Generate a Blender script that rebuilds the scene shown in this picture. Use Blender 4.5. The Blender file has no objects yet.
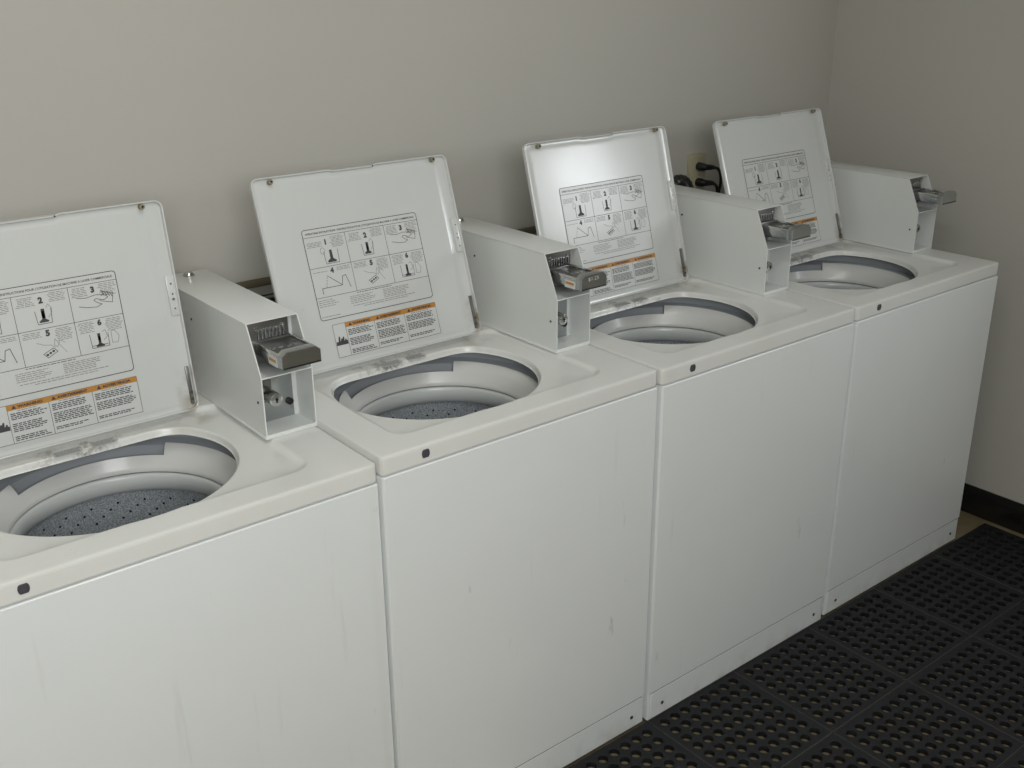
import bpy, bmesh, math, random
from mathutils import Vector, Matrix
R = math.radians
PI = math.pi
C = bpy.context.scene.collection
random.seed(7)

# ------------------------------------------------------------------ materials
def new_mat(name):
    m = bpy.data.materials.new(name); m.use_nodes = True
    nt = m.node_tree; b = nt.nodes['Principled BSDF']
    return m, nt, b

def mat(name, col, rough=.5, metal=0., coat=0., spec=.5, bump=None, var=0.):
    m, nt, b = new_mat(name)
    b.inputs['Base Color'].default_value = (*col, 1)
    b.inputs['Roughness'].default_value = rough
    b.inputs['Metallic'].default_value = metal
    b.inputs['Coat Weight'].default_value = coat
    b.inputs['Coat Roughness'].default_value = .12
    b.inputs['Specular IOR Level'].default_value = spec
    tc = nt.nodes.new('ShaderNodeTexCoord')
    if bump:
        n = nt.nodes.new('ShaderNodeTexNoise'); n.inputs['Scale'].default_value = bump[0]; n.inputs['Detail'].default_value = 3
        nt.links.new(tc.outputs['Object'], n.inputs['Vector'])
        bp = nt.nodes.new('ShaderNodeBump'); bp.inputs['Strength'].default_value = bump[1]; bp.inputs['Distance'].default_value = bump[2]
        nt.links.new(n.outputs['Fac'], bp.inputs['Height']); nt.links.new(bp.outputs['Normal'], b.inputs['Normal'])
    if var:
        n = nt.nodes.new('ShaderNodeTexNoise'); n.inputs['Scale'].default_value = 5; n.inputs['Detail'].default_value = 5
        nt.links.new(tc.outputs['Object'], n.inputs['Vector'])
        mx = nt.nodes.new('ShaderNodeMix'); mx.data_type = 'RGBA'
        mx.inputs['A'].default_value = (*[c*(1-var) for c in col], 1); mx.inputs['B'].default_value = (*[min(1, c*(1+var)) for c in col], 1)
        nt.links.new(n.outputs['Fac'], mx.inputs['Factor']); nt.links.new(mx.outputs['Result'], b.inputs['Base Color'])
    return m

class G:
    """tiny helper around a node tree for masks"""
    def __init__(s, nt): s.nt = nt; s.tc = nt.nodes.new('ShaderNodeTexCoord'); s.sep = nt.nodes.new('ShaderNodeSeparateXYZ'); nt.links.new(s.tc.outputs['Object'], s.sep.inputs[0])
    def X(s): return s.sep.outputs[0]
    def Y(s): return s.sep.outputs[1]
    def Z(s): return s.sep.outputs[2]
    def m(s, op, a, b=None, c=None, clamp=False):
        n = s.nt.nodes.new('ShaderNodeMath'); n.operation = op; n.use_clamp = clamp
        for i, v in enumerate((a, b, c)):
            if v is None: continue
            if isinstance(v, (int, float)): n.inputs[i].default_value = v
            else: s.nt.links.new(v, n.inputs[i])
        return n.outputs[0]
    def band(s, v, a, b, soft):       # 1 inside a..b
        u = s.ramp(v, a-soft, a+soft); w = s.ramp(v, b+soft, b-soft)
        return s.m('MULTIPLY', u, w)
    def ramp(s, v, a, b):
        n = s.nt.nodes.new('ShaderNodeMapRange'); s.nt.links.new(v, n.inputs[0])
        n.inputs[1].default_value = a; n.inputs[2].default_value = b; n.clamp = True
        if a > b:
            n.inputs[1].default_value = b; n.inputs[2].default_value = a; n.inputs[3].default_value = 1; n.inputs[4].default_value = 0
        return n.outputs[0]
    def noise(s, scale, detail=4, stretch=(1, 1, 1), rand=True, rough=.55):
        mp = s.nt.nodes.new('ShaderNodeMapping'); mp.inputs['Scale'].default_value = stretch
        s.nt.links.new(s.tc.outputs['Object'], mp.inputs['Vector'])
        n = s.nt.nodes.new('ShaderNodeTexNoise'); n.noise_dimensions = '4D'
        n.inputs['Scale'].default_value = scale; n.inputs['Detail'].default_value = detail; n.inputs['Roughness'].default_value = rough
        s.nt.links.new(mp.outputs[0], n.inputs['Vector'])
        if rand:
            oi = s.nt.nodes.new('ShaderNodeObjectInfo')
            s.nt.links.new(s.m('MULTIPLY', oi.outputs['Random'], 20.), n.inputs['W'])
        return n.outputs['Fac']
    def mix(s, fac, a, b):
        n = s.nt.nodes.new('ShaderNodeMix'); n.data_type = 'RGBA'; s.nt.links.new(fac, n.inputs['Factor'])
        for k, v in (('A', a), ('B', b)):
            if isinstance(v, tuple): n.inputs[k].default_value = (*v, 1)
            else: s.nt.links.new(v, n.inputs[k])
        return n.outputs['Result']

WHITE = (.80, .835, .84)
def enamel(name, rough=.3, kind='plain', col=WHITE):
    m, nt, b = new_mat(name); g = G(nt)
    b.inputs['Roughness'].default_value = rough
    b.inputs['Coat Weight'].default_value = .25; b.inputs['Coat Roughness'].default_value = .14
    base = g.mix(g.noise(6), tuple(c*.97 for c in col), tuple(min(1, c*1.02) for c in col))
    if kind == 'front':        # faint vertical drips and scuffs
        st = g.ramp(g.noise(4, 5, (9, 1, .6)), .64, .76)
        sc = g.ramp(g.noise(11, 7, (1.8, 1, .7), rough=.65), .66, .76)
        f = g.m('MULTIPLY', g.m('MAXIMUM', g.m('MULTIPLY', st, .35), sc), .6)
        base = g.mix(f, base, (.42, .41, .37))
    if kind == 'toe':
        f = g.m('MULTIPLY', g.m('MULTIPLY', g.ramp(g.noise(22, 5, (1, 1, .7)), .45, .75), g.ramp(g.Z(), .07, .015)), .45)
        base = g.mix(f, base, (.32, .27, .22))
    if kind == 'deck':         # grime along the lid hinge
        zone = g.m('MULTIPLY', g.band(g.Y(), .406, .445, .004), g.band(g.X(), .23, .40, .06))
        f = g.m('MULTIPLY', g.ramp(g.noise(30, 8, (1, 1, 1), rough=.75), .51, .63), zone)
        corner = g.m('MULTIPLY', g.band(g.Y(), .395, .50, .02), g.band(g.X(), .485, .57, .02))
        f2 = g.m('MULTIPLY', g.ramp(g.noise(24, 6), .42, .68), corner)
        soil = g.m('MULTIPLY', g.ramp(g.noise(7, 5), .5, .8), .10)
        base = g.mix(soil, base, (.47, .44, .33))
        base = g.mix(g.m('MULTIPLY', f, .75), base, (.10, .085, .06))
        base = g.mix(g.m('MULTIPLY', f2, .55), base, (.24, .19, .10))
    if kind == 'lid':          # rust and dirt at the lower hinge corner, small specks
        cz = g.m('MULTIPLY', g.band(g.Z(), -.02, .070, .03), g.ramp(g.X(), .440, .470))
        f = g.m('MULTIPLY', g.ramp(g.noise(30, 6), .40, .62), cz)
        sp = g.m('MULTIPLY', g.ramp(g.noise(90, 2), .74, .80), .4)
        base = g.mix(sp, base, (.36, .36, .34))
        base = g.mix(g.m('MULTIPLY', f, .8), base, (.22, .16, .07))
    nt.links.new(base, b.inputs['Base Color'])
    rr = g.m('ADD', g.m('MULTIPLY', g.noise(8, 5), .14), rough-.07)
    nt.links.new(rr, b.inputs['Roughness'])
    bp = nt.nodes.new('ShaderNodeBump'); bp.inputs['Strength'].default_value = .25; bp.inputs['Distance'].default_value = .0012
    nt.links.new(g.noise(9 if kind == 'lid' else 5, 2), bp.inputs['Height']); nt.links.new(bp.outputs[0], b.inputs['Normal'])
    return m

M = {}
M['front'] = enamel('enamel_front', .34, 'front')
M['toe'] = enamel('enamel_toe', .4, 'toe')
M['deck'] = enamel('enamel_deck', .30, 'deck', (.76, .775, .75))
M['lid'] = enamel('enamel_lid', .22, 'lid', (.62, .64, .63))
M['box'] = enamel('painted_steel', .36, 'plain', (.72, .745, .73))
M['ring'] = mat('white_tub_plastic', (.70, .71, .69), .32, coat=.2, var=.04)
M['balance'] = mat('balance_ring_plastic', (.62, .65, .645), .28, coat=.3, var=.03)
M['liner'] = mat('grey_tub_gasket', (.40, .425, .455), .4, var=.10)
M['seam_shade'] = mat('painted_seam_shade', (.06, .065, .07), .6)  # flat dark colour for the shade in the panel seam
M['void'] = mat('black_void', (.008, .008, .008), .8)
M['black'] = mat('black_plastic', (.012, .012, .013), .38)
M['ink'] = mat('printed_ink', (.05, .05, .055), .5)
M['ink_fine'] = mat('fine_print', (.22, .22, .22), .5)
M['paper'] = mat('label_film', (.62, .64, .63), .3, coat=.15)
M['orange'] = mat('orange_band', (.50, .235, .05), .4)
M['chrome'] = mat('chrome', (.62, .62, .60), .16, 1.)
M['steel'] = mat('worn_steel', (.50, .52, .53), .24, 1., bump=(40, .2, .001), var=.25)
M['darksteel'] = mat('dark_steel', (.22, .22, .215), .30, .9, bump=(60, .25, .001), var=.3)
M['digits'] = mat('price_digits', (.55, .55, .54), .4)
M['badge'] = mat('grey_plug', (.07, .07, .085), .4)
M['screw'] = mat('screw_head', (.10, .095, .09), .4, .7)
M['bumper'] = mat('aged_rubber', (.26, .235, .15), .6, var=.2)
M['ivory'] = mat('ivory_plate', (.42, .39, .27), .45)
M['rail'] = mat('brown_rail', (.14, .12, .075), .6, var=.2)
M['pipe'] = mat('galvanised_pipe', (.35, .35, .33), .35, .9)
M['baseboard'] = mat('black_baseboard', (.012, .012, .012), .22, coat=.3)
M['diffuser'] = mat('lamp_diffuser', (.8, .8, .78), .4)
M['frame'] = mat('window_frame_paint', (.5, .5, .48), .4)

def basket_mat():
    m, nt, b = new_mat('speckled_porcelain'); g = G(nt)
    b.inputs['Roughness'].default_value = .35
    n = g.noise(330, 2, rand=False)
    c = g.mix(g.ramp(n, .42, .62), (.26, .29, .325), (.54, .58, .61))
    nt.links.new(c, b.inputs['Base Color']); return m
M['basket'] = basket_mat()

def wall_mat(name, col):
    m, nt, b = new_mat(name); g = G(nt)
    b.inputs['Roughness'].default_value = .55
    base = g.mix(g.noise(1.6, 4, rand=False), tuple(c*.96 for c in col), tuple(c*1.04 for c in col))
    nt.links.new(base, b.inputs['Base Color'])
    bp = nt.nodes.new('ShaderNodeBump'); bp.inputs['Strength'].default_value = .35; bp.inputs['Distance'].default_value = .0012
    nt.links.new(g.noise(70, 4, rand=False), bp.inputs['Height']); nt.links.new(bp.outputs[0], b.inputs['Normal'])
    return m
M['wall'] = wall_mat('warm_grey_wall_paint', (.515, .505, .46))
M['ceil'] = wall_mat('ceiling_paint', (.78, .775, .74))

def floor_mat():
    m, nt, b = new_mat('beige_vinyl_floor'); g = G(nt)
    b.inputs['Roughness'].default_value = .5
    base = g.mix(g.ramp(g.noise(9, 6, rand=False), .35, .7), (.20, .16, .09), (.27, .225, .145))
    nt.links.new(base, b.inputs['Base Color']); return m
M['floor'] = floor_mat()

def rubber_mat():
    m, nt, b = new_mat('black_rubber'); g = G(nt)
    n = g.noise(35, 5, rand=True)
    base = g.mix(g.ramp(n, .35, .75), (.007, .0075, .009), (.015, .016, .018))
    lint = g.m('MULTIPLY', g.ramp(g.noise(160, 2), .74, .80), .35)
    base = g.mix(lint, base, (.22, .22, .2))
    nt.links.new(base, b.inputs['Base Color'])
    nt.links.new(g.ramp(n, -.6, 1.1), b.inputs['Roughness']); b.inputs['Specular IOR Level'].default_value = .35
    bp = nt.nodes.new('ShaderNodeBump'); bp.inputs['Strength'].default_value = .4; bp.inputs['Distance'].default_value = .001
    nt.links.new(g.noise(120, 3), bp.inputs['Height']); nt.links.new(bp.outputs[0], b.inputs['Normal'])
    return m
M['rubber'] = rubber_mat()
M['rubber_edge'] = mat('worn_rubber_edge', (.038, .036, .032), .6)

# ------------------------------------------------------------------ mesh builder
class MB:
    def __init__(s): s.v = []; s.f = []; s.m = []; s.mats = []
    def mi(s, name):
        if name not in s.mats: s.mats.append(name)
        return s.mats.index(name)
    def add(s, vs, fs, mat):
        o = len(s.v); s.v += [tuple(v) for v in vs]; k = s.mi(mat)
        for f in fs: s.f.append(tuple(i+o for i in f)); s.m.append(k)
    def box(s, a, b, mat, bev=0., seg=2, rot=None):
        bm = bmesh.new()
        bmesh.ops.create_cube(bm, size=1)
        a = Vector(a); b = Vector(b); c = (a+b)/2; d = b-a
        for v in bm.verts: v.co = Vector((v.co.x*d.x, v.co.y*d.y, v.co.z*d.z))
        if bev: bmesh.ops.bevel(bm, geom=list(bm.edges), offset=bev, segments=seg, affect='EDGES', profile=.5)
        for v in bm.verts:
            if rot is not None: v.co = rot @ v.co
            v.co += c
        s.bm(bm, mat)
    def bm(s, bm, mat):
        bm.verts.index_update()
        s.add([v.co.copy() for v in bm.verts], [[v.index for v in f.verts] for f in bm.faces], mat); bm.free()
    def cyl(s, c, r, h, mat, axis='Z', n=24, r2=None, bev=0.):
        bm = bmesh.new()
        bmesh.ops.create_cone(bm, cap_ends=True, segments=n, radius1=r, radius2=r if r2 is None else r2, depth=h)
        if bev:
            es = [e for e in bm.edges if any(len(f.verts) > 4 for f in e.link_faces)]
            bmesh.ops.bevel(bm, geom=es, offset=bev, segments=2, affect='EDGES', profile=.5)
        rt = {'Z': Matrix(), 'Y': Matrix.Rotation(R(90), 4, 'X'), 'X': Matrix.Rotation(R(90), 4, 'Y')}[axis]
        for v in bm.verts: v.co = rt @ v.co + Vector(c)
        s.bm(bm, mat)
    def loft(s, loops, mat, closed=True, cap0=False, cap1=False):
        n = len(loops[0]); o = len(s.v)
        for l in loops: s.v += [tuple(p) for p in l]
        mats = mat if isinstance(mat, list) else [mat]*(len(loops)-1)
        for j in range(len(loops)-1):
            k = s.mi(mats[j])
            for i in range(n if closed else n-1):
                s.f.append((o+j*n+i, o+j*n+(i+1) % n, o+(j+1)*n+(i+1) % n, o+(j+1)*n+i)); s.m.append(k)
        if cap0: s.f.append(tuple(o+i for i in range(n))[::-1]); s.m.append(s.mi(mats[0]))
        if cap1: s.f.append(tuple(o+(len(loops)-1)*n+i for i in range(n))); s.m.append(s.mi(mats[-1]))
    def lathe(s, cx, cy, prof, mat, n=96, skip=None):
        o = len(s.v); L = len(prof)
        mats = mat if isinstance(mat, list) else [mat]*(L-1)
        for i in range(n):
            a = 2*PI*i/n
            for r, z in prof: s.v.append((cx+r*math.cos(a), cy+r*math.sin(a), z))
        for i in range(n):
            for j in range(L-1):
                if skip and skip(360*(i+.5)/n, j): continue
                i2 = (i+1) % n
                s.f.append((o+i*L+j, o+i2*L+j, o+i2*L+j+1, o+i*L+j+1)); s.m.append(s.mi(mats[j]))
    def tube(s, pts, r, mat, n=10, cap=True):
        pts = [Vector(p) for p in pts]; loops = []
        up = Vector((0, 0, 1)); prev = None
        for i, p in enumerate(pts):
            t = (pts[min(i+1, len(pts)-1)] - pts[max(i-1, 0)]).normalized()
            a = prev if prev is not None else (up if abs(t.dot(up)) < .9 else Vector((1, 0, 0)))
            a = (a - t*a.dot(t)).normalized(); b = t.cross(a); prev = a
            rr = r[i] if isinstance(r, list) else r
            loops.append([p + a*rr*math.cos(2*PI*k/n) + b*rr*math.sin(2*PI*k/n) for k in range(n)])
        s.loft(loops, mat, cap0=cap, cap1=cap)
    def build(s, name, parent=None, smooth=35, loc=None):
        me = bpy.data.meshes.new(name); me.from_pydata(s.v, [], s.f)
        for k in s.mats: me.materials.append(M[k])
        me.polygons.foreach_set('material_index', s.m)
        bm = bmesh.new(); bm.from_mesh(me); bmesh.ops.recalc_face_normals(bm, faces=bm.faces); bm.to_mesh(me); bm.free()
        if smooth:
            me.polygons.foreach_set('use_smooth', [True]*len(me.polygons)); me.set_sharp_from_angle(angle=R(smooth))
        o = bpy.data.objects.new(name, me); C.objects.link(o)
        if parent: o.parent = parent
        if loc: o.location = loc
        return o

def tag(o, label=None, cat=None, group=None, kind=None):
    if label: o['label'] = label
    if cat: o['category'] = cat
    if group: o['group'] = group
    if kind: o['kind'] = kind
    return o

def smoothpath(pts, n=8):
    pts = [Vector(p) for p in pts]; out = []
    for i in range(len(pts)-1):
        p0 = pts[max(i-1, 0)]; p1 = pts[i]; p2 = pts[i+1]; p3 = pts[min(i+2, len(pts)-1)]
        for k in range(n):
            t = k/n
            out.append(.5*((2*p1)+(p2-p0)*t+(2*p0-5*p1+4*p2-p3)*t*t+(3*p1-p0-3*p2+p3)*t**3))
    out.append(pts[-1]); return out

# text meshes -------------------------------------------------------
def text_shape(txt, size, bold=0.):
    cu = bpy.data.curves.new('t', 'FONT'); cu.body = txt; cu.size = size; cu.offset = bold; cu.resolution_u = 3
    ob = bpy.data.objects.new('t', cu); C.objects.link(ob)
    dg = bpy.context.evaluated_depsgraph_get(); me = bpy.data.meshes.new_from_object(ob.evaluated_get(dg))
    vs = [v.co.copy() for v in me.vertices]; fs = [list(p.vertices) for p in me.polygons]
    bpy.data.objects.remove(ob); bpy.data.curves.remove(cu); bpy.data.meshes.remove(me)
    return vs, fs

def put_text(mb, txt, size, x, z, y, mat, width=None, center=True, bold=0., height=None):
    vs, fs = text_shape(txt, size, bold)
    if not vs: return
    x0 = min(v.x for v in vs); x1 = max(v.x for v in vs); z0 = min(v.y for v in vs); z1 = max(v.y for v in vs)
    sx = (width/(x1-x0)) if width else 1; sz = (height/(z1-z0)) if height else (sx if width and not height else 1)
    if height and not width: sx = sz
    cx = (x0+x1)/2 if center else x0; cz = (z0+z1)/2
    mb.add([((v.x-cx)*sx+x, y, (v.y-cz)*sz+z) for v in vs], fs, mat)

def rect(mb, x0, z0, x1, z1, y, mat):
    mb.add([(x0, y, z0), (x1, y, z0), (x1, y, z1), (x0, y, z1)], [(0, 1, 2, 3)], mat)

def line(mb, pts, w, y, mat):
    for (xa, za), (xb, zb) in zip(pts[:-1], pts[1:]):
        d = Vector((xb-xa, zb-za)); 
        if d.length < 1e-6: continue
        d.normalize(); n = Vector((-d.y, d.x))*w/2; e = d*w*.3
        mb.add([(xa-e.x+n.x, y, za-e.y+n.y), (xa-e.x-n.x, y, za-e.y-n.y), (xb+e.x-n.x, y, zb+e.y-n.y), (xb+e.x+n.x, y, zb+e.y+n.y)], [(0, 1, 2, 3)], mat)

def rrect(x0, z0, x1, z1, r, n=5):
    out = []
    for cx, cz, a0 in ((x1-r, z0+r, -90), (x1-r, z1-r, 0), (x0+r, z1-r, 90), (x0+r, z0+r, 180)):
        for k in range(n+1):
            a = R(a0+90*k/n); out.append((cx+r*math.cos(a), cz+r*math.sin(a)))
    return out

def greek(mb, x0, x1, ztop, rows, pitch, y, rnd, h=.0013, ragged=.25, center=False, mat='ink_fine'):
    """rows of print too small to read: word-long dashes"""
    for i in range(rows):
        z = ztop - i*pitch; L = (x1-x0)*(1-rnd.random()*ragged)
        x = x0 + ((x1-x0-L)/2 if center else 0); xe = x+L
        while x < xe-.002:
            w = min(rnd.uniform(.004, .011), xe-x)
            rect(mb, x, z-h, x+w, z, y, mat); x += w+.0016

# ------------------------------------------------------------------ washer
W, D, H = .6857, .674, .914

def build_label(parent, y):
    mb = MB(); rnd = random.Random(3); yi = y-.0005
    x0, z0, x1, z1 = .0897, .1045, .3725, .2945
    o = rrect(x0, z0, x1, z1, .006)
    mb.loft([[(a, y, b) for a, b in o], [(a, y-.0003, b) for a, b in o]], 'paper', cap0=True, cap1=True)
    line(mb, o+[o[0]], .0013, yi, 'ink')
    put_text(mb, "OPERATING INSTRUCTIONS / INSTRUCTIONS POUR L'UTILISATION DE MACHINE A LAVER COMMERCIALE", .01, (x0+x1)/2, .2855, yi, 'ink', width=.270, height=.0045, bold=.0002)
    zt, zm, zb, c1, c2 = .2782, .2135, .1515, .1878, .2843
    for z in (zt, zm, zb): line(mb, [(x0, z), (x1, z)], .0009, yi, 'ink')
    for c in (c1, c2): line(mb, [(c, zb), (c, zt)], .0009, yi, 'ink')
    for d, x, z in (('1', .1386, .2645), ('2', .2353, .2645), ('3', .3268, .2670), ('4', .140, .2045), ('5', .236, .2045), ('6', .3274, .2055)):
        put_text(mb, d, .014, x, z, yi, 'ink', height=.0118, bold=.0009)
    for (xa, xb, za, n) in ((.094, .130, .267, 4), (.148, .185, .274, 8), (.192, .226, .273, 6), (.246, .281, .275, 6), (.288, .318, .274, 6), (.336, .370, .275, 8),
                            (.094, .130, .205, 1), (.150, .184, .2095, 3), (.191, .227, .2095, 4), (.245, .281, .2095, 8), (.288, .318, .2095, 7), (.336, .370, .2095, 8)):
        greek(mb, xa, xb, za, n, .0030, yi, rnd, .0011, .35, True)
    L = .0010
    # 1: filling the tub
    def agit(cx, cz, s):
        mb.add([(cx-.003*s, yi, cz+.014*s), (cx+.003*s, yi, cz+.014*s), (cx+.0035*s, yi, cz-.004*s), (cx+.011*s, yi, cz-.009*s), (cx+.009*s, yi, cz-.012*s),
                (cx-.009*s, yi, cz-.012*s), (cx-.011*s, yi, cz-.009*s), (cx-.0035*s, yi, cz-.004*s)], [tuple(range(8))], 'ink')
    agit(.146, .233, 1.)
    line(mb, [(.130, .245), (.131, .219), (.162, .219), (.163, .246)], L, yi, 'ink')
    line(mb, [(.1245, .252), (.1235, .243), (.130, .239), (.134, .248), (.129, .254), (.1245, .252)], L, yi, 'ink_fine')
    agit(.235, .234, .8); rect(mb, .2325, .232, .2385, .249, yi, 'ink')
    line(mb, [(.222, .246), (.224, .222), (.248, .222), (.250, .248)], L, yi, 'ink')
    line(mb, [(.242, .250), (.246, .256), (.251, .249), (.250, .240), (.243, .232)], L*.8, yi, 'ink_fine')
    # 3: hand pushing in the coins
    line(mb, [(.296, .256), (.312, .2535), (.330, .2565), (.345, .2545), (.352, .249), (.344, .245), (.336, .247)], L, yi, 'ink')
    line(mb, [(.298, .240), (.312, .236), (.330, .234), (.339, .238), (.331, .242), (.326, .247), (.330, .2495), (.340, .246)], L, yi, 'ink')
    line(mb, [(.340, .262), (.362, .255), (.358, .238), (.336, .2445)], L, yi, 'ink')
    for k in range(4): line(mb, [(.343+.0045*k, .2605-.0015*k), (.346+.0045*k, .2535-.0015*k)], .0013, yi, 'ink')
    # 4: closing the lid
    line(mb, [(.109, .158), (.109, .170), (.157, .170), (.161, .188), (.169, .190), (.176, .163)], .0012, yi, 'ink')
    line(mb, [(.157, .170), (.126, .195)], .0012, yi, 'ink')
    for k in range(4): line(mb, [(.125-.0016*k, .192-.006*k), (.1245-.0016*k, .189-.006*k)], L, yi, 'ink')
    # 5: coin slide
    sl = [(.222, .168), (.240, .176), (.247, .169), (.229, .160)]
    line(mb, sl+[sl[0]], L, yi, 'ink')
    for k in range(3):
        cx = .2285+.0055*k; cz = .1655+.0025*k
        mb.add([(cx+.0026*math.cos(a*PI/4), yi, cz+.0022*math.sin(a*PI/4)) for a in range(8)], [tuple(range(8))], 'ink')
    line(mb, [(.214, .190), (.226, .184), (.238, .182), (.244, .176)], L*.8, yi, 'ink_fine'); line(mb, [(.246, .192), (.252, .180), (.262, .164)], L*.8, yi, 'ink_fine')
    line(mb, [(.246, .192), (.243, .180), (.248, .177), (.254, .188), (.262, .182)], L*.8, yi, 'ink_fine')
    # 6: adding detergent
    agit(.322, .170, .75); rect(mb, .3195, .172, .3245, .186, yi, 'ink')
    line(mb, [(.306, .186), (.307, .160), (.338, .160), (.339, .184)], L, yi, 'ink')
    line(mb, [(.308, .164), (.336, .164)], L, yi, 'ink'); line(mb, [(.330, .172), (.337, .178), (.335, .190), (.329, .188)], L, yi, 'ink_fine')
    line(mb, [(.344, .164), (.345, .186), (.352, .186), (.358, .174), (.354, .163), (.344, .164)], L*.9, yi, 'ink_fine')
    greek(mb, .185, .275, .1485, 1, .003, yi, rnd, .0013, .05, True, 'ink')
    greek(mb, .093, .140, .146, 4, .0042, yi, rnd, .0012, .3)
    greek(mb, .168, .232, .1425, 5, .0036, yi, rnd, .0012, .3)
    greek(mb, .250, .325, .1435, 6, .0033, yi, rnd, .0012, .25)
    greek(mb, .170, .330, .1225, 1, .003, yi, rnd, .0012, .05, True); greek(mb, .195, .310, .1185, 1, .003, yi, rnd, .0012, .05, True)
    greek(mb, .093, .140, .1115, 1, .003, yi, rnd, .0012, .05)
    a = mb.build('instruction_label', parent, smooth=0); a['label'] = 'printed instruction label with six numbered pictures'
    # warning label
    mb = MB()
    x0, z0, x1, z1 = .1118, .0212, .3738, .0915
    mb.loft([[(a_, y, b_) for a_, b_ in ((x0, z0), (x1, z0), (x1, z1), (x0, z1))], [(a_, y-.0003, b_) for a_, b_ in ((x0, z0), (x1, z0), (x1, z1), (x0, z1))]], 'paper', cap0=True, cap1=True)
    line(mb, [(x0, z0), (x1, z0), (x1, z1), (x0, z1), (x0, z0)], .0008, yi, 'ink')
    xs = (.1420, .2125, .2895, x1)
    for xx in xs[:3]: line(mb, [(xx, z0), (xx, z1)], .0008, yi, 'ink')
    rect(mb, .1420, .0812, x1, z1, y-.0006, 'orange')
    for k, t in enumerate(('WARNING', 'AVERTISSEMENT', 'ADVERTENCIA')):
        xa, xb = xs[k], xs[k+1]; w = (.043, .054, .053)[k]
        put_text(mb, t, .006, (xa+xb)/2+.004, .0864, y-.0009, 'ink', width=w, height=.0050, bold=.0003)
        tx = (xa+xb)/2+.004-w/2-.006
        mb.add([(tx-.0042, y-.0009, .0833), (tx+.0042, y-.0009, .0833), (tx, y-.0009, .0900)], [(0, 1, 2)], 'ink')
        greek(mb, xa+.016, xb-.020, .0795, 1, .003, yi, rnd, .0012, .1, True)
        zz = .0755
        for rows in ((3, 2), (3, 2), (3, 2))[k]:
            pass
        greek(mb, xa+.004, xb-.004, .0755, 4, .0033, yi, rnd, .0018, .2, mat='ink')
        greek(mb, xa+.004, xb-.004, .0590 if k else .0565, (5, 6, 5)[k], .0033, yi, rnd, .0018, .25, mat='ink')
        greek(mb, xa+.004, xb-.004, .0330, 2+(k == 0), .0033, yi, rnd, .0018, .3, mat='ink')
    # hand-over-gears pictogram, black field with pale finger shapes
    rect(mb, .1130, .0470, .1408, .0545, y-.0006, 'ink')
    for cx, h in ((.1205, .066), (.1255, .061), (.1300, .064), (.1350, .059)):
        mb.add([(cx-.0022, yi, .0540), (cx+.0026, yi, .0540), (cx+.0034, yi, h-.002), (cx+.0014, yi, h), (cx-.0006, yi, h-.003)], [(0, 1, 2, 3, 4)], 'ink')
    line(mb, [(x0, .0470), (.1420, .0470)], .0008, yi, 'ink')
    a = mb.build('warning_label', parent, smooth=0); a['label'] = 'warning label with an orange heading band'

def outline_lid(inset, notch, x0=0, x1=None, top=None):
    lw, lh = .4825, .412
    pts = []
    X0 = inset; X1 = lw-inset if x1 is None else x1; Z0 = inset; Z1 = lh-inset if top is None else top
    r = max(.016-inset*.8, .004)
    def arc(cx, cz, a0, n=7):
        for k in range(n): a = R(a0+90*k/(n-1)); pts.append((cx+r*math.cos(a), cz+r*math.sin(a)))
    arc(X0+r, Z0+r, 180); arc(X1-r, Z0+r, 270); arc(X1-r, Z1-r, 0)
    d = notch
    for x, k in ((.305, 0), (.296, 0), (.286, 1), (.276, 1), (.2, 1), (.190, 1), (.180, 0), (.171, 0)): pts.append((x, Z1-d*k))
    arc(X0+r, Z1-r, 90)
    return pts

def build_lid(parent):
    mb = MB()
    def L(inset, y, notch=0., **k): return [(a, y, b) for a, b in outline_lid(inset, notch, **k)]
    loops = [L(.010, .0150), L(.005, .0145), L(.0020, .0120), L(.0004, .003, .003), L(.0009, .0008, .003), L(.0020, 0, .003), L(.0034, .0006, .003), L(.0042, .003, .003),
             L(.0052, .0068, .003), L(.008, .0074, .003), L(.0125, .0074, .003, x1=.455), L(.0155, .0064, .003, x1=.449), L(.018, .0062, .003, x1=.446), L(.024, .0062, .003, x1=.440)]
    mb.loft(loops, 'lid', cap0=True, cap1=True)
    lid = mb.build('lid', parent, smooth=35)
    for x, z in ((.0427, .4005), (.4415, .4025)):
        b = MB(); b.cyl((x, -.001, z), .0052, .012, 'bumper', 'Y', 16, bev=.0015); b.cyl((x+.0, -.0072, z), .0022, .0012, 'void', 'Y', 10); b.build('rubber_bumper', lid)
    b = MB(); b.box((.462, .0033, .190), (.4785, .0088, .268), 'lid', .002)
    for z in (.204, .222, .232, .252): b.cyl((.4705, .0030, z), .0018 if z != .222 else .0028, .0010, 'steel', 'Y', 10)
    b.build('strike_plate', lid)
    b = MB(); b.box((.4680, .003, .012), (.4748, .0085, .088), 'darksteel', .001); b.cyl((.4714, .0026, .022), .003, .002, 'screw', 'Y', 10); b.cyl((.4714, .0026, .036), .003, .002, 'screw', 'Y', 10)
    h = b.build('hinge_arm', lid); h['label'] = 'dark hinge strip at the lower corner'
    b = MB(); b.cyl((.2875, .0010, .4065), .0018, .002, 'screw', 'Y', 10); b.build('rivet', lid)
    build_label(lid, .0060)
    return lid

def ray_dist(c, ang, sdf, target, hi=1.2):
    lo = 0.; dx, dy = math.cos(ang), math.sin(ang)
    for _ in range(34):
        m = (lo+hi)/2
        if sdf(c[0]+dx*m, c[1]+dy*m) < target: lo = m
        else: hi = m
    return lo

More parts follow.
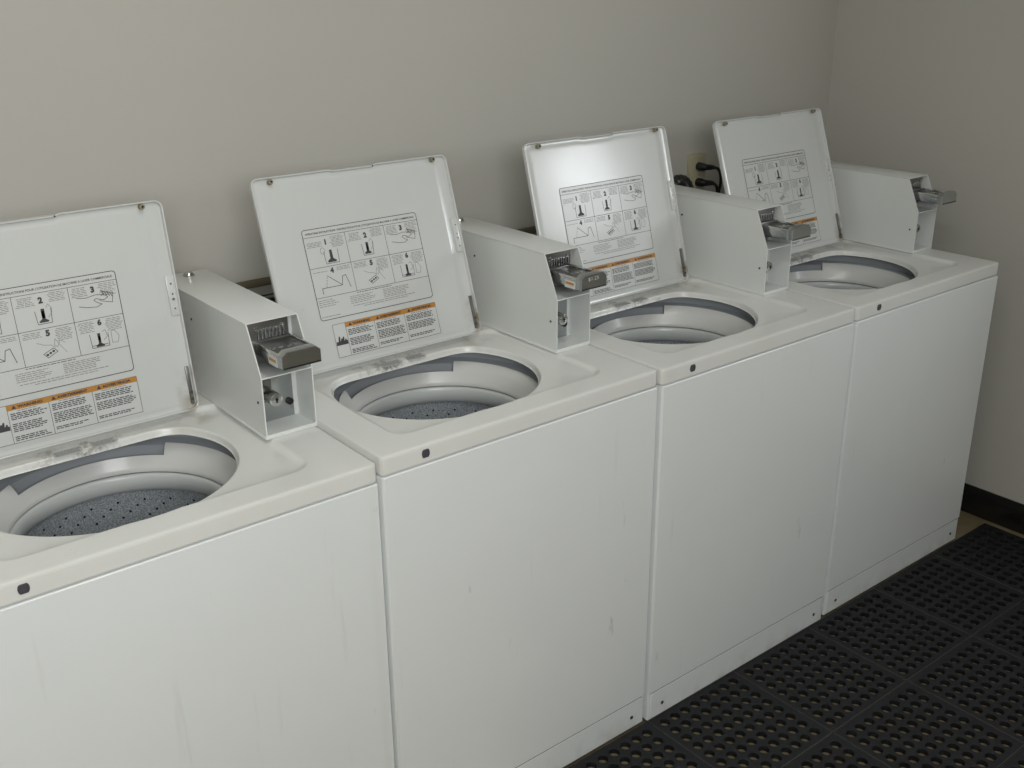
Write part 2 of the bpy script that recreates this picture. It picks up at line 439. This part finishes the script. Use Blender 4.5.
def smax(a, b, k):
    h = max(k-abs(a-b), 0)/k
    return max(a, b)+h*h*k*.25
def rbox_sdf(x0, y0, x1, y1, r):
    def f(x, y):
        qx = abs(x-(x0+x1)/2)-(x1-x0)/2+r; qy = abs(y-(y0+y1)/2)-(y1-y0)/2+r
        return math.hypot(max(qx, 0), max(qy, 0))+min(max(qx, qy), 0)-r
    return f

def build_deck(parent):
    c = (.314, .255)
    opening = lambda x, y: smax((math.hypot((x-.312)/.212, (y-.279)/.198)-1)*.2, y-.407, .03)
    recess = rbox_sdf(.076, .066, .592, .450, .032)
    outer = rbox_sdf(0, 0, W, D, .008)
    N = 256
    angs = [2*PI*i/N for i in range(N)]
    for fx, fy in ((0, 0), (W, 0), (0, D), (W, D)):
        for k in (-1.2, -.6, 0, .6, 1.2): angs.append(math.atan2(fy-c[1], fx-c[0]) % (2*PI) + R(k))
    angs = sorted(a % (2*PI) for a in angs)
    spec = [(opening, .006, -.0235), (opening, .001, -.0225), (opening, 0, -.0195), (opening, .0008, -.0160), (opening, .003, -.0125), (opening, .007, -.0107), (opening, .011, -.0102), (opening, .016, -.0100),
            (recess, -.012, -.0085), (recess, -.006, -.0070), (recess, -.001, -.0030), (recess, .0022, -.0006), (recess, .005, 0), (recess, .008, 0),
            (outer, -.010, 0), (outer, -.0075, 0), (outer, -.0034, -.0003), (outer, -.0010, -.0014), (outer, -.0001, -.0042), (outer, -.0001, -.008), (outer, 0, -.032), (outer, -.00005, -.034), (outer, -.0015, -.036), (outer, -.006, -.036)]
    loops = [[] for _ in spec]
    for a in angs:
        prev = 0
        for j, (f, t, z) in enumerate(spec):
            d = ray_dist(c, a, f, t)
            if 0 < j <= 14: d = max(d, prev+.0012)
            prev = d
            loops[j].append((c[0]+d*math.cos(a), c[1]+d*math.sin(a), H+z))
    mb = MB(); mb.loft(loops, 'deck')
    return mb.build('top_deck', parent, smooth=45)

def build_washer():
    root = bpy.data.objects.new('washing_machine', None); C.objects.link(root)
    # cabinet: wrap-round sheet, open on top so the tub drops through
    mb = MB()
    def rr(ins, z, r=.003): return [(a, b, z) for a, b in rrect(ins, ins, W-ins, D-ins, r, 5)]
    mb.loft([rr(.006, .014), rr(.0008, .014), rr(.0006, .4), rr(.0006, H-.0395), rr(.006, H-.0378), rr(.012, H-.0378)], 'front', cap0=True)
    mb.build('cabinet', root, smooth=40)
    mb = MB()
    o = rrect(.0022, .0905, W-.0022, H-.0385, .003, 3)
    i1 = rrect(.0036, .092, W-.0036, H-.040, .003, 3)
    mb.loft([[(a, .004, b) for a, b in o], [(a, -.0008, b) for a, b in o], [(a, -.0022, b) for a, b in i1]], 'front', cap0=True, cap1=True)
    mb.build('front_panel', root, smooth=20)
    mb = MB()
    o = rrect(.0095, .0165, W-.0095, .0882, .004, 3); i1 = rrect(.0102, .0172, W-.0102, .0875, .004, 3)
    mb.loft([[(a, .004, b) for a, b in o], [(a, -.0002, b) for a, b in o], [(a, -.0009, b) for a, b in i1]], 'toe', cap0=True, cap1=True)
    toe = mb.build('toe_panel', root, smooth=20)
    b = MB(); b.box((.0095, -.0003, .0878), (W-.0095, .001, .0910), 'seam_shade'); b.build('seam_shade_strip', root, smooth=0)  # dark strip painting the shade of the gap between panels
    for x in (.048, W-.042):
        b = MB(); b.cyl((x, -.0016, .046), .0046, .0022, 'screw', 'Y', 12, bev=.0006); b.build('screw', toe)
    for x in (.06, W-.06):
        for y in (.06, D-.06):
            b = MB(); b.cyl((x, y, .0075), .022, .015, 'black', 'Z', 16); b.build('levelling_foot', root)
    deck = build_deck(root)
    b = MB()
    o = [(.093+.0042*math.cos(a)+(.0042 if math.cos(a) > 0 else -.0042), H-.0172+.0080*math.sin(a)) for a in [2*PI*(k+.5)/24 for k in range(24)]]
    o2 = [(.093+(x-.093)*.8, H-.0172+(z-H+.0172)*.8) for x, z in o]
    b.loft([[(x, .002, z) for x, z in o], [(x, -.0009, z) for x, z in o], [(x, -.0014, z) for x, z in o2], [(x, -.0006, z) for x, z in o2]], 'badge', cap0=True, cap1=True)
    b.build('hole_plug', deck)
    # small rating stickers by the hinge
    for x0, x1, y0, y1 in ((.262, .312, .408, .432), (.330, .375, .410, .434)):
        b = MB(); b.box((x0, y0, H-.0094), (x1, y1, H-.0088), 'paper')
        rnd = random.Random(int(x0*1000))
        for k in range(5):
            yy = y1-.003-k*.0042; xx = x0+.002
            while xx < x1-.006:
                w = rnd.uniform(.003, .008); b.add([(xx, yy-.0016, H-.0086), (xx+w, yy-.0016, H-.0086), (xx+w, yy, H-.0086), (xx, yy, H-.0086)], [(0, 1, 2, 3)], 'ink_fine'); xx += w+.0012
        b.build('rating_sticker', deck, smooth=0)
    # tub
    tx, ty = .331, .290
    b = MB(); b.lathe(tx, ty, [(.246, H-.0370), (.246, H-.0560), (.232, H-.0600), (.223, H-.064), (.2215, H-.090), (.196, H-.115)], 'liner'); b.build('tub_gasket', root)
    b = MB()
    notch = lambda a, j: j < 4 and 47 < a < 132
    b.lathe(tx, ty, [(.2205, H-.066), (.2195, H-.0575), (.2165, H-.0555), (.2125, H-.0580), (.2015, H-.076), (.1925, H-.096), (.1895, H-.1025), (.1905, H-.107), (.196, H-.108)], 'ring', 128, notch)
    b.build('tub_cover_ring', root, smooth=50)
    b = MB(); b.lathe(tx, ty, [(.197, H-.150), (.197, H-.112), (.1935, H-.1095), (.1885, H-.110), (.1855, H-.1145), (.1850, H-.128), (.1880, H-.141), (.1935, H-.148), (.197, H-.150)], 'balance', 128)
    b.build('balance_ring', root, smooth=60)
    b = MB(); b.lathe(tx, ty, [(.1985, H-.149), (.2015, H-.165), (.2015, H-.47), (.190, H-.495), (.06, H-.505), (.045, H-.49), (.001, H-.485)], 'basket', 128)
    for k in range(25):
        for j in range(14):
            a = R(k*14.4+7*((j//5) % 2)) + (j % 5)*.074; z = H-.160-.0115*(j % 5)-.066*(j//5)
            cx, cy = math.cos(a), math.sin(a); rr_ = .2009; q = []
            for t in range(8):
                u = .0026*math.cos(t*PI/4); w = .0026*math.sin(t*PI/4)
                q.append((tx+cx*rr_-cy*u, ty+cy*rr_+cx*u, z+w))
            b.add(q, [tuple(range(8))], 'void')
    b.build('wash_basket', root, smooth=50)
    # coin box
    bl, br, yf, yt, zs, zt, yb = W-.0975, W+.0010, .2148, .2574, .1212, .2153, .672
    z0 = H+.0004; t = .0022
    mb = MB()
    prof = [(yf, 0), (yf, zs), (yf+.002, zs+.006), (yt-.002, zt-.004), (yt+.002, zt), (yb-.003, zt), (yb, zt-.003), (yb, 0)]
    for xa, xb in ((bl, bl+t), (br-t, br)):
        mb.loft([[(xa, y, z0+z) for y, z in prof], [(xb, y, z0+z) for y, z in prof]], 'box', cap0=True, cap1=True)
    mb.box((bl, yt, z0+zt-t), (br, yb-.001, z0+zt+.0002), 'box', .0009)
    mb.box((bl, yb-t, z0), (br, yb, z0+zt-.001), 'box')
    mb.box((bl+t, yf+.001, z0+.0005), (br-t, yb-.003, z0+.0055), 'box')
    mb.box((bl+.0005, yf-.0012, z0), (br-.0005, yf+.0025, z0+.0085), 'box', .0008)     # front lip
    mb.box((bl-.0012, yf+.001, z0), (bl+.001, yb-.003, z0+.0052), 'box', .0005)        # base flange
    mb.box((bl+t*.5, yf+.0015, z0+zs-.002), (br-t*.5, yb-.004, z0+zs), 'box')           # shelf
    mb.box((bl+.001, yf-.0002, z0+zs-.0026), (br-.001, yf+.0022, z0+zs+.0002), 'box', .0006)
    mb.box((br-.011, .282, z0+.004), (br-.0012, .286, z0+zt-.004), 'box')              # inner return flange
    box = mb.build('coin_box', root, smooth=40)
    b = MB(); b.box((bl+t, .281, z0+.0055), (br-.011, .2845, z0+zs-.002), 'steel', .0006)
    b.box((bl+.006, .2780, z0+.046), (bl+.046, .2812, z0+zs-.006), 'darksteel', .001)
    b.build('lock_plate', box)
    b = MB(); lx, lz = W-.067, z0+.0685
    b.cyl((lx, .2545, lz), .0125, .055, 'chrome', 'Y', 28, bev=.0018); b.cyl((lx, .2265, lz), .0090, .003, 'steel', 'Y', 24, bev=.0008)
    b.box((lx-.0014, .2242, lz-.005), (lx+.0014, .2260, lz+.004), 'void'); b.cyl((lx, .2252, lz+.001), .0028, .0018, 'void', 'Y', 12)
    k = b.build('lock_cylinder', box); k['label'] = 'chrome key lock'
    b = MB(); b.cyl((W-.0180, .2793, z0+.036), .0068, .005, 'black', 'Y', 18, bev=.0012); b.build('locking_knob', box)
    # coin slide plate with slots
    b = MB(); xl, xr = bl+.006, br-.0165
    tilt = Matrix.Rotation(R(-9), 3, 'X')
    b.box((xl-.003, .2655, z0+zs+.012), (xr+.001, .2690, z0+zt-.0045), 'darksteel', .0008); b.box((xl-.003, .2690, z0+zs+.012), (xr+.001, .2840, z0+zs+.016), 'darksteel')
    for x in (xl+.014, xr-.010): b.cyl((x, .2640, z0+zt-.015), .0030, .0035, 'chrome', 'Y', 12, bev=.0008)
    for q in range(8):
        x = xl+.0165+q*.0068
        b.box((x, .2600, z0+.179), (x+.0032, .2665, z0+.198), 'steel', .0008)
    b.box((xl+.004, .2610, z0+.1485), (xr+.002, .2660, z0+.178), 'darksteel', .001)
    b.build('coin_mechanism_plate', box)
    # slide: body, rails, raised front block
    b = MB(); sl, sr = W-.0835, W-.0115
    b.box((sl, .170, z0+.1535), (sr, .2600, z0+.170), 'steel', .0012)
    b.box((sl, .166, z0+.168), (sl+.0035, .2600, z0+.1780), 'chrome', .0008); b.box((sr-.0035, .166, z0+.168), (sr, .2600, z0+.1780), 'chrome', .0008)
    b.box((sl+.004, .172, z0+.1695), (sr-.004, .2600, z0+.1735), 'darksteel', .0008)
    for q in range(4): b.cyl((sl+.014+q*.0145, .214, z0+.1738), .0055, .0006, 'steel', 'Z', 16)
    # nose
    prof = [(sl-.0006, .1535), (sr+.0006, .1535), (sr+.0006, .1765), (sr-.009, .1845), (sl+.009, .1845), (sl-.0006, .1765)]
    pf = [(W-.0475+(x-W+.0475)*.97, .169+(z-.169)*.93) for x, z in prof]
    b.loft([[(x, .170, z0+z) for x, z in prof], [(x, .1535, z0+z) for x, z in prof], [(x, .1515, z0+z) for x, z in pf]], 'steel', cap0=True, cap1=True)
    b.box((sl+.001, .1505, z0+.1530), (sr-.001, .1525, z0+.1555), 'black')
    d_ = MB(); put_text(d_, '$1.25', .02, W-.050, z0+.1745, .1511, 'digits', width=.030, height=.009)
    d_.build('price_lettering', box, smooth=0); s = b.build('coin_slide', box); s['label'] = 'metal coin slide drawn out of the box'
    b = MB(); b.box((sl-.0006, .172, z0+.1520), (sl+.0004, .205, z0+.1685), 'paper'); b.box((sl-.0009, .176, z0+.1595), (sl-.0004, .202, z0+.1650), 'orange')
    b.build('price_sticker', box)
    b = MB(); b.cyl((W-.045, .640, z0+zt+.0012), .0115, .0024, 'steel', 'Z', 24); 
    prof = [(.0095, z0+zt+.0022), (.0092, z0+zt+.005), (.0070, z0+zt+.0085), (.0036, z0+zt+.0105), (.0003, z0+zt+.0110)]
    b.lathe(W-.045, .640, prof, 'chrome', 24); b.build('top_lock', box)
    for y, z in ((.510, .163), (.235, .069)):
        b = MB(); b.cyl((bl-.0006, y, z0+z), .0026, .0016, 'screw', 'X', 10); b.build('rivet', box)
    return root

def build_lid_for(root):
    lid = build_lid(root); lid.location = (W-.6302, .4199, H+.0085); return lid

proto = build_washer(); proto_lid = build_lid_for(proto)

def copy_tree(o, parent=None):
    c = o.copy(); C.objects.link(c); c.parent = parent
    for ch in list(o.children): copy_tree(ch, c)
    return c

LABELS = [
 'white top-loading coin washer cut off by the left frame edge, lid leaning open',
 'white top-loading coin washer second from the left, raised lid beside the first coin box',
 'white top-loading coin washer third from the left, raised lid with a bright glare patch',
 'white top-loading coin washer at the far right end, beside the right wall',
]
RX = [-2.0828, -1.3962, -.7033, 0.]
DY = [.0134, .0007, -.0059, 0.]
DZ = [-.0097, .0043, .004, 0.]
LA = [.1563, .3132, .2787, .3331]
washers = []
for i in range(4):
    w = proto if i == 0 else copy_tree(washers[0])
    washers.append(w)
for i, w in enumerate(washers):
    w.location = (RX[i]-W, DY[i], 0)
    tag(w, LABELS[i], 'washing machine', 'row of coin washers')
    w.scale = (1, 1, (H+DZ[i])/H)      # levelling feet set each machine a few millimetres higher or lower
    for ch in w.children:
        if ch.name.startswith('lid'):
            ch.rotation_euler = (-LA[i], 0, 0); ch.location.x += (.006, .002, .002, .003)[i]
        if i == 0 and ch.name.startswith('coin_box'):
            ch.scale.x = 1.06; ch.location.x = -.06*(W+.0010)
        if ch.name.startswith('coin_box') and i > 1: ch.location.x = (.007, -.003)[i-2]

# the lettering reads on the second slide only, the orange sticker on the first two
for i, w in enumerate(washers):
    for ch in w.children:
        if ch.name.startswith('coin_box'):
            for sub in list(ch.children):
                if (sub.name.startswith('price_lettering') and i != 1) or (sub.name.startswith('price_sticker') and i > 1):
                    bpy.data.objects.remove(sub)
# ------------------------------------------------------------------ room
XR, YW, XL, YF, ZC = .2135, .782, -4.7, -2.45, 2.65
def slab(name, a, b, m, kind='structure'):
    mb = MB(); mb.box(a, b, m); o = mb.build(name, smooth=0); o['kind'] = kind; return o
slab('floor', (XL-.1, YF-.1, -.1), (XR+.1, YW+.1, 0), 'floor')
slab('ceiling', (XL-.1, YF-.1, ZC), (XR+.1, YW+.1, ZC+.1), 'ceil')
slab('wall_back', (XL-.1, YW, 0), (XR+.1, YW+.1, ZC), 'wall')
slab('wall_left', (XL-.1, YF, 0), (XL, YW, ZC), 'wall')
def wall_with_hole(name, axis, pos, thick, u0, u1, hole):
    """axis 'y': wall in the xz plane at y=pos; axis 'x': wall in the yz plane at x=pos"""
    a0, a1, b0, b1 = hole; mb = MB()
    def bx(ua, ub, za, zb):
        if axis == 'y': mb.box((ua, pos, za), (ub, pos+thick, zb), 'wall')
        else: mb.box((pos, ua, za), (pos+thick, ub, zb), 'wall')
    bx(u0, a0, 0, ZC); bx(a1, u1, 0, ZC); bx(a0, a1, 0, b0); bx(a0, a1, b1, ZC)
    o = mb.build(name, smooth=0); o['kind'] = 'structure'; return o
W1 = (-3.90, -2.50, 1.55, 2.50)       # window in the wall behind the photographer
W2 = (-1.22, -.74, 1.42, 1.92)        # small window in the right-hand wall
wall_with_hole('wall_front', 'y', YF-.1, .1, XL, XR, W1)
wall_with_hole('wall_right', 'x', XR, .1, YF, YW, W2)
def window(name, axis, pos, hole):
    a0, a1, b0, b1 = hole; mb = MB(); f = .045
    def bx(ua, ub, za, zb, m='frame', th=.05):
        if axis == 'y': mb.box((ua, pos, za), (ub, pos+th, zb), m, .004)
        else: mb.box((pos, ua, za), (pos+th, ub, zb), m, .004)
    bx(a0, a0+f, b0, b1); bx(a1-f, a1, b0, b1); bx(a0+f, a1-f, b0, b0+f); bx(a0+f, a1-f, b1-f, b1)
    bx((a0+a1)/2-.012, (a0+a1)/2+.012, b0+f, b1-f)
    o = mb.build(name, smooth=0); o['kind'] = 'structure'
window('window_1', 'y', YF-.075, W1)
window('window_2', 'x', XR+.03, W2)
mb = MB(); mb.box((XR-.006, YF, .002), (XR, YW, .103), 'baseboard', .0015); o = mb.build('baseboard_right', smooth=40); o['kind'] = 'structure'
mb = MB(); mb.box((XL, YW-.006, .002), (XR-.006, YW, .103), 'baseboard', .0015); o = mb.build('baseboard_back', smooth=40); o['kind'] = 'structure'

# ------------------------------------------------------------------ behind the machines
mb = MB(); mb.box((-3.3, YW-.014, 1.030), (-.62, YW, 1.047), 'rail', .003)
o = mb.build('wall_rail'); tag(o, 'narrow brown rail fixed along the wall behind the machines', 'rail')
mb = MB(); mb.tube([(-3.3, YW-.052, 1.014), (-.62, YW-.052, 1.014)], .004, 'pipe', 12)
for x in (-3.1, -2.45, -1.75, -.9): mb.box((x, YW-.056, 1.0195), (x+.012, YW, 1.022), 'pipe'); mb.box((x, YW-.056, 1.008), (x+.012, YW-.052, 1.022), 'pipe')
o = mb.build('water_pipe'); tag(o, 'thin metal pipe running under the brown wall rail', 'pipe')
mb = MB(); mb.tube(smoothpath([(-3.3, YW-.029, .01), (-3.3, YW-.029, .5), (-3.3, YW-.029, .93), (-3.26, YW-.029, .985), (-3.15, YW-.029, .994), (-2.5, YW-.029, .994), (-1.5, YW-.029, .994), (-.62, YW-.029, .994)]), .020, 'black', 12)  # added hose, its black stands in for the shade under the rail
for x in (-3.0, -2.3, -1.6, -.8): mb.box((x, YW-.022, .966), (x+.02, YW-.002, .988), 'black')
o = mb.build('rail_shade_hose'); tag(o, 'black hose added under the thin metal pipe to darken the shaded gap', 'hose')

t = bpy.data.objects.new('wall_outlet', None); C.objects.link(t); t.location = (-.445, YW, 1.117)
tag(t, 'beige outlet box on the wall between the third and fourth lids', 'outlet')
mb = MB(); mb.box((-.033, -.013, -.062), (.033, 0, .060), 'ivory', .003)
mb.build('mounting_box', t)
mb = MB(); mb.box((-.034, -.017, -.063), (.034, -.012, .061), 'ivory', .002)
mb.cyl((.001, -.0175, 0), .003, .002, 'steel', 'Y', 10)
for z in (-.024, .024): mb.cyl((.001, -.0176, z), .0165, .002, 'ivory', 'Y', 20, bev=.0005)
mb.build('cover_plate', t)
def cord(name, z, path, label):
    t = bpy.data.objects.new(name, None); C.objects.link(t); t.location = (-.448, YW-.0200, z)
    tag(t, label, 'power cord', 'plugs in the wall outlet')
    b = MB()
    b.tube([(0, 0, 0), (0, -.006, 0), (0, -.020, 0), (.004, -.030, 0)], [.0125, .0135, .0120, .009], 'black', 16)
    b.tube([(.002, -.024, 0), (.020, -.032, -.001), (.034, -.034, -.003)], [.010, .0085, .006], 'black', 12)
    b.build('plug', t)
    b = MB(); b.tube(smoothpath(path), .0048, 'black', 10); b.build('cable', t)
cord('power_cord', 1.141, [(.030, -.034, -.003), (.050, -.034, -.008), (.066, -.032, -.026), (.073, -.030, -.056), (.072, -.024, -.095), (.070, -.02, -.18), (.066, -.02, -.30)],
     'black power cord plugged into the upper socket of the beige outlet')
cord('power_cord', 1.093, [(.030, -.034, -.003), (.046, -.033, -.010), (.056, -.032, -.024), (.058, -.030, -.05), (.052, -.026, -.10), (.046, -.02, -.26)],
     'black power cord plugged into the lower socket of the beige outlet')
# ribbed drain hose arching over just left of the outlet
mb = MB(); pts = []; rad = []
for k in range(61):
    u = k/60
    if u < .3: p = (-.580, .748, .005+1.067*u/.3)
    elif u < .7: a = PI*(1-(u-.3)/.4); p = (-.546+.034*math.cos(a), .748, 1.072+.034*math.sin(a))
    else: p = (-.512, .748, 1.072-.2*(u-.7)/.3)
    pts.append(p); rad.append(.0235 if k % 2 else .0205)
mb.tube(pts, rad, 'black', 16)
o = mb.build('drain_hose', smooth=20); tag(o, 'black ribbed drain hose looped at the left of the beige outlet', 'hose')

# ------------------------------------------------------------------ rubber mat tiles with square rows of holes
P = .3110; PY = .3080; T = .0150; NH = 8
def mat_tile():
    mb = MB(); s = P-.0016; c = .0358; mg = (s-NH*c)/2; r = .0127; n = 12; bv = .0016
    k8 = [(math.cos(2*PI*i/n+PI/n), math.sin(2*PI*i/n+PI/n)) for i in range(n)]
    def sq(x, y):       # matching point on the cell border
        m = max(abs(x), abs(y)); return x/m*c/2, y/m*c/2
    for i in range(NH):
        for j in range(NH):
            cx, cy = mg+(i+.5)*c, mg+(j+.5)*c
            top = [(cx+sq(a, b)[0], cy+sq(a, b)[1], T) for a, b in k8]
            l1 = [(cx+a*(r+.0014), cy+b*(r+.0014), T) for a, b in k8]
            l2 = [(cx+a*r, cy+b*r, T-.001) for a, b in k8]
            l3 = [(cx+a*r, cy+b*r, .0012) for a, b in k8]
            mb.loft([top, l1, l2, l3], 'rubber')
            for qx in (-1, 1):
                for qy in (-1, 1):     # corner fillets of the cell
                    pts = [p for p in top if (p[0]-cx)*qx > 0 and (p[1]-cy)*qy > 0]
                    co = (cx+qx*c/2, cy+qy*c/2, T)
                    ex = min(pts, key=lambda p: abs(p[0]-co[0])+abs(p[1]-co[1])*.1); ey = min(pts, key=lambda p: abs(p[1]-co[1])+abs(p[0]-co[0])*.1)
                    if ex != ey and math.dist(ex, co) > 1e-5 and math.dist(ey, co) > 1e-5: mb.add([ex, co, ey], [(0, 1, 2)], 'rubber')
    q = lambda d, z: [(d, d, z), (s-d, d, z), (s-d, s-d, z), (d, s-d, z)]
    mb.loft([q(mg, T), q(bv, T)], 'rubber')
    mb.loft([q(bv, T), q(0, T-.0008), q(0, .0012)], 'rubber_edge')
    return mb.build('rubber_mat_tile', smooth=30)
cols = ['first', 'second', 'third', 'fourth', 'fifth', 'sixth', 'seventh', 'eighth']
rows = ['in the row against the washers', 'second row out from washers', 'third row out from washers', 'fourth row out from washers']
tile = None
x_right = .166
for ry in range(4):
    for cx in range(7):
        # keep only the tiles that reach into the frame
        if (ry == 0 and cx > 5) or (ry == 1 and cx > 4) or (ry == 2 and cx > 3) or (ry == 3 and cx > 2): continue
        o = mat_tile() if tile is None else tile.copy()
        if tile is None: tile = o
        else: C.objects.link(o)
        o.location = (x_right-(cx+1)*P, -.0050-(ry+1)*PY, 0); o.scale.y = PY/P
        tag(o, 'black perforated rubber floor tile, %s from right wall, %s' % (cols[cx], rows[ry]), 'floor mat tile', 'perforated rubber floor tiles')

# ------------------------------------------------------------------ light
def area(name, loc, rot, sx, sy, power, col):
    l = bpy.data.lights.new(name, 'AREA'); l.shape = 'RECTANGLE'; l.size = sx; l.size_y = sy; l.energy = power; l.color = col
    o = bpy.data.objects.new(name, l); C.objects.link(o); o.location = loc; o.rotation_euler = rot; return o
area('daylight_front_window', ((W1[0]+W1[1])/2, YF+.02, (W1[2]+W1[3])/2), (R(90), 0, 0), 1.3, .86, 40, (1., 1., .99))
area('daylight_side_window', (XR-.02, (W2[0]+W2[1])/2, (W2[2]+W2[3])/2), (R(90), 0, R(90)), .40, .42, 9, (.93, .97, 1.))
area('added_ceiling_fill', (-2.25, -.95, ZC-.075), (0, 0, 0), .28, 1.1, 12, (1., .98, .93))  # unseen fixture, added to put more light on decks and box tops
mb = MB(); mb.box((-2.43, -1.53, ZC-.06), (-2.07, -.37, ZC), 'frame', .006); mb.box((-2.40, -1.50, ZC-.070), (-2.10, -.40, ZC-.058), 'diffuser', .003)
o = mb.build('added_ceiling_light'); tag(o, 'unseen flat ceiling light added above the aisle to brighten the washer tops', 'ceiling light')
w = bpy.data.worlds.new('world'); w.use_nodes = True; bpy.context.scene.world = w
w.node_tree.nodes['Background'].inputs[0].default_value = (.75, .8, .9, 1); w.node_tree.nodes['Background'].inputs[1].default_value = .6

# ------------------------------------------------------------------ camera
yaw, pitch, roll, f = -.6703, -.3698, -.0098, 1064.2
fw = Vector((-math.sin(yaw)*math.cos(pitch), math.cos(yaw)*math.cos(pitch), math.sin(pitch)))
rt = Vector((math.cos(yaw), math.sin(yaw), 0)); up = rt.cross(fw)
rt2 = rt*math.cos(roll)+up*math.sin(roll); up2 = up*math.cos(roll)-rt*math.sin(roll)
cam = bpy.data.cameras.new('camera'); cam.sensor_width = 36; cam.lens = f*36/1024; cam.clip_start = .02
co = bpy.data.objects.new('camera', cam); C.objects.link(co)
mt = Matrix((( rt2.x, up2.x, -fw.x, -2.9433), (rt2.y, up2.y, -fw.y, -1.4539), (rt2.z, up2.z, -fw.z, 1.7041), (0, 0, 0, 1)))
co.matrix_world = mt
sc = bpy.context.scene; sc.camera = co
vs = sc.view_settings; vs.view_transform = 'Standard'; vs.look = 'None'; vs.gamma = 1; vs.use_curve_mapping = False; vs.exposure = -.17
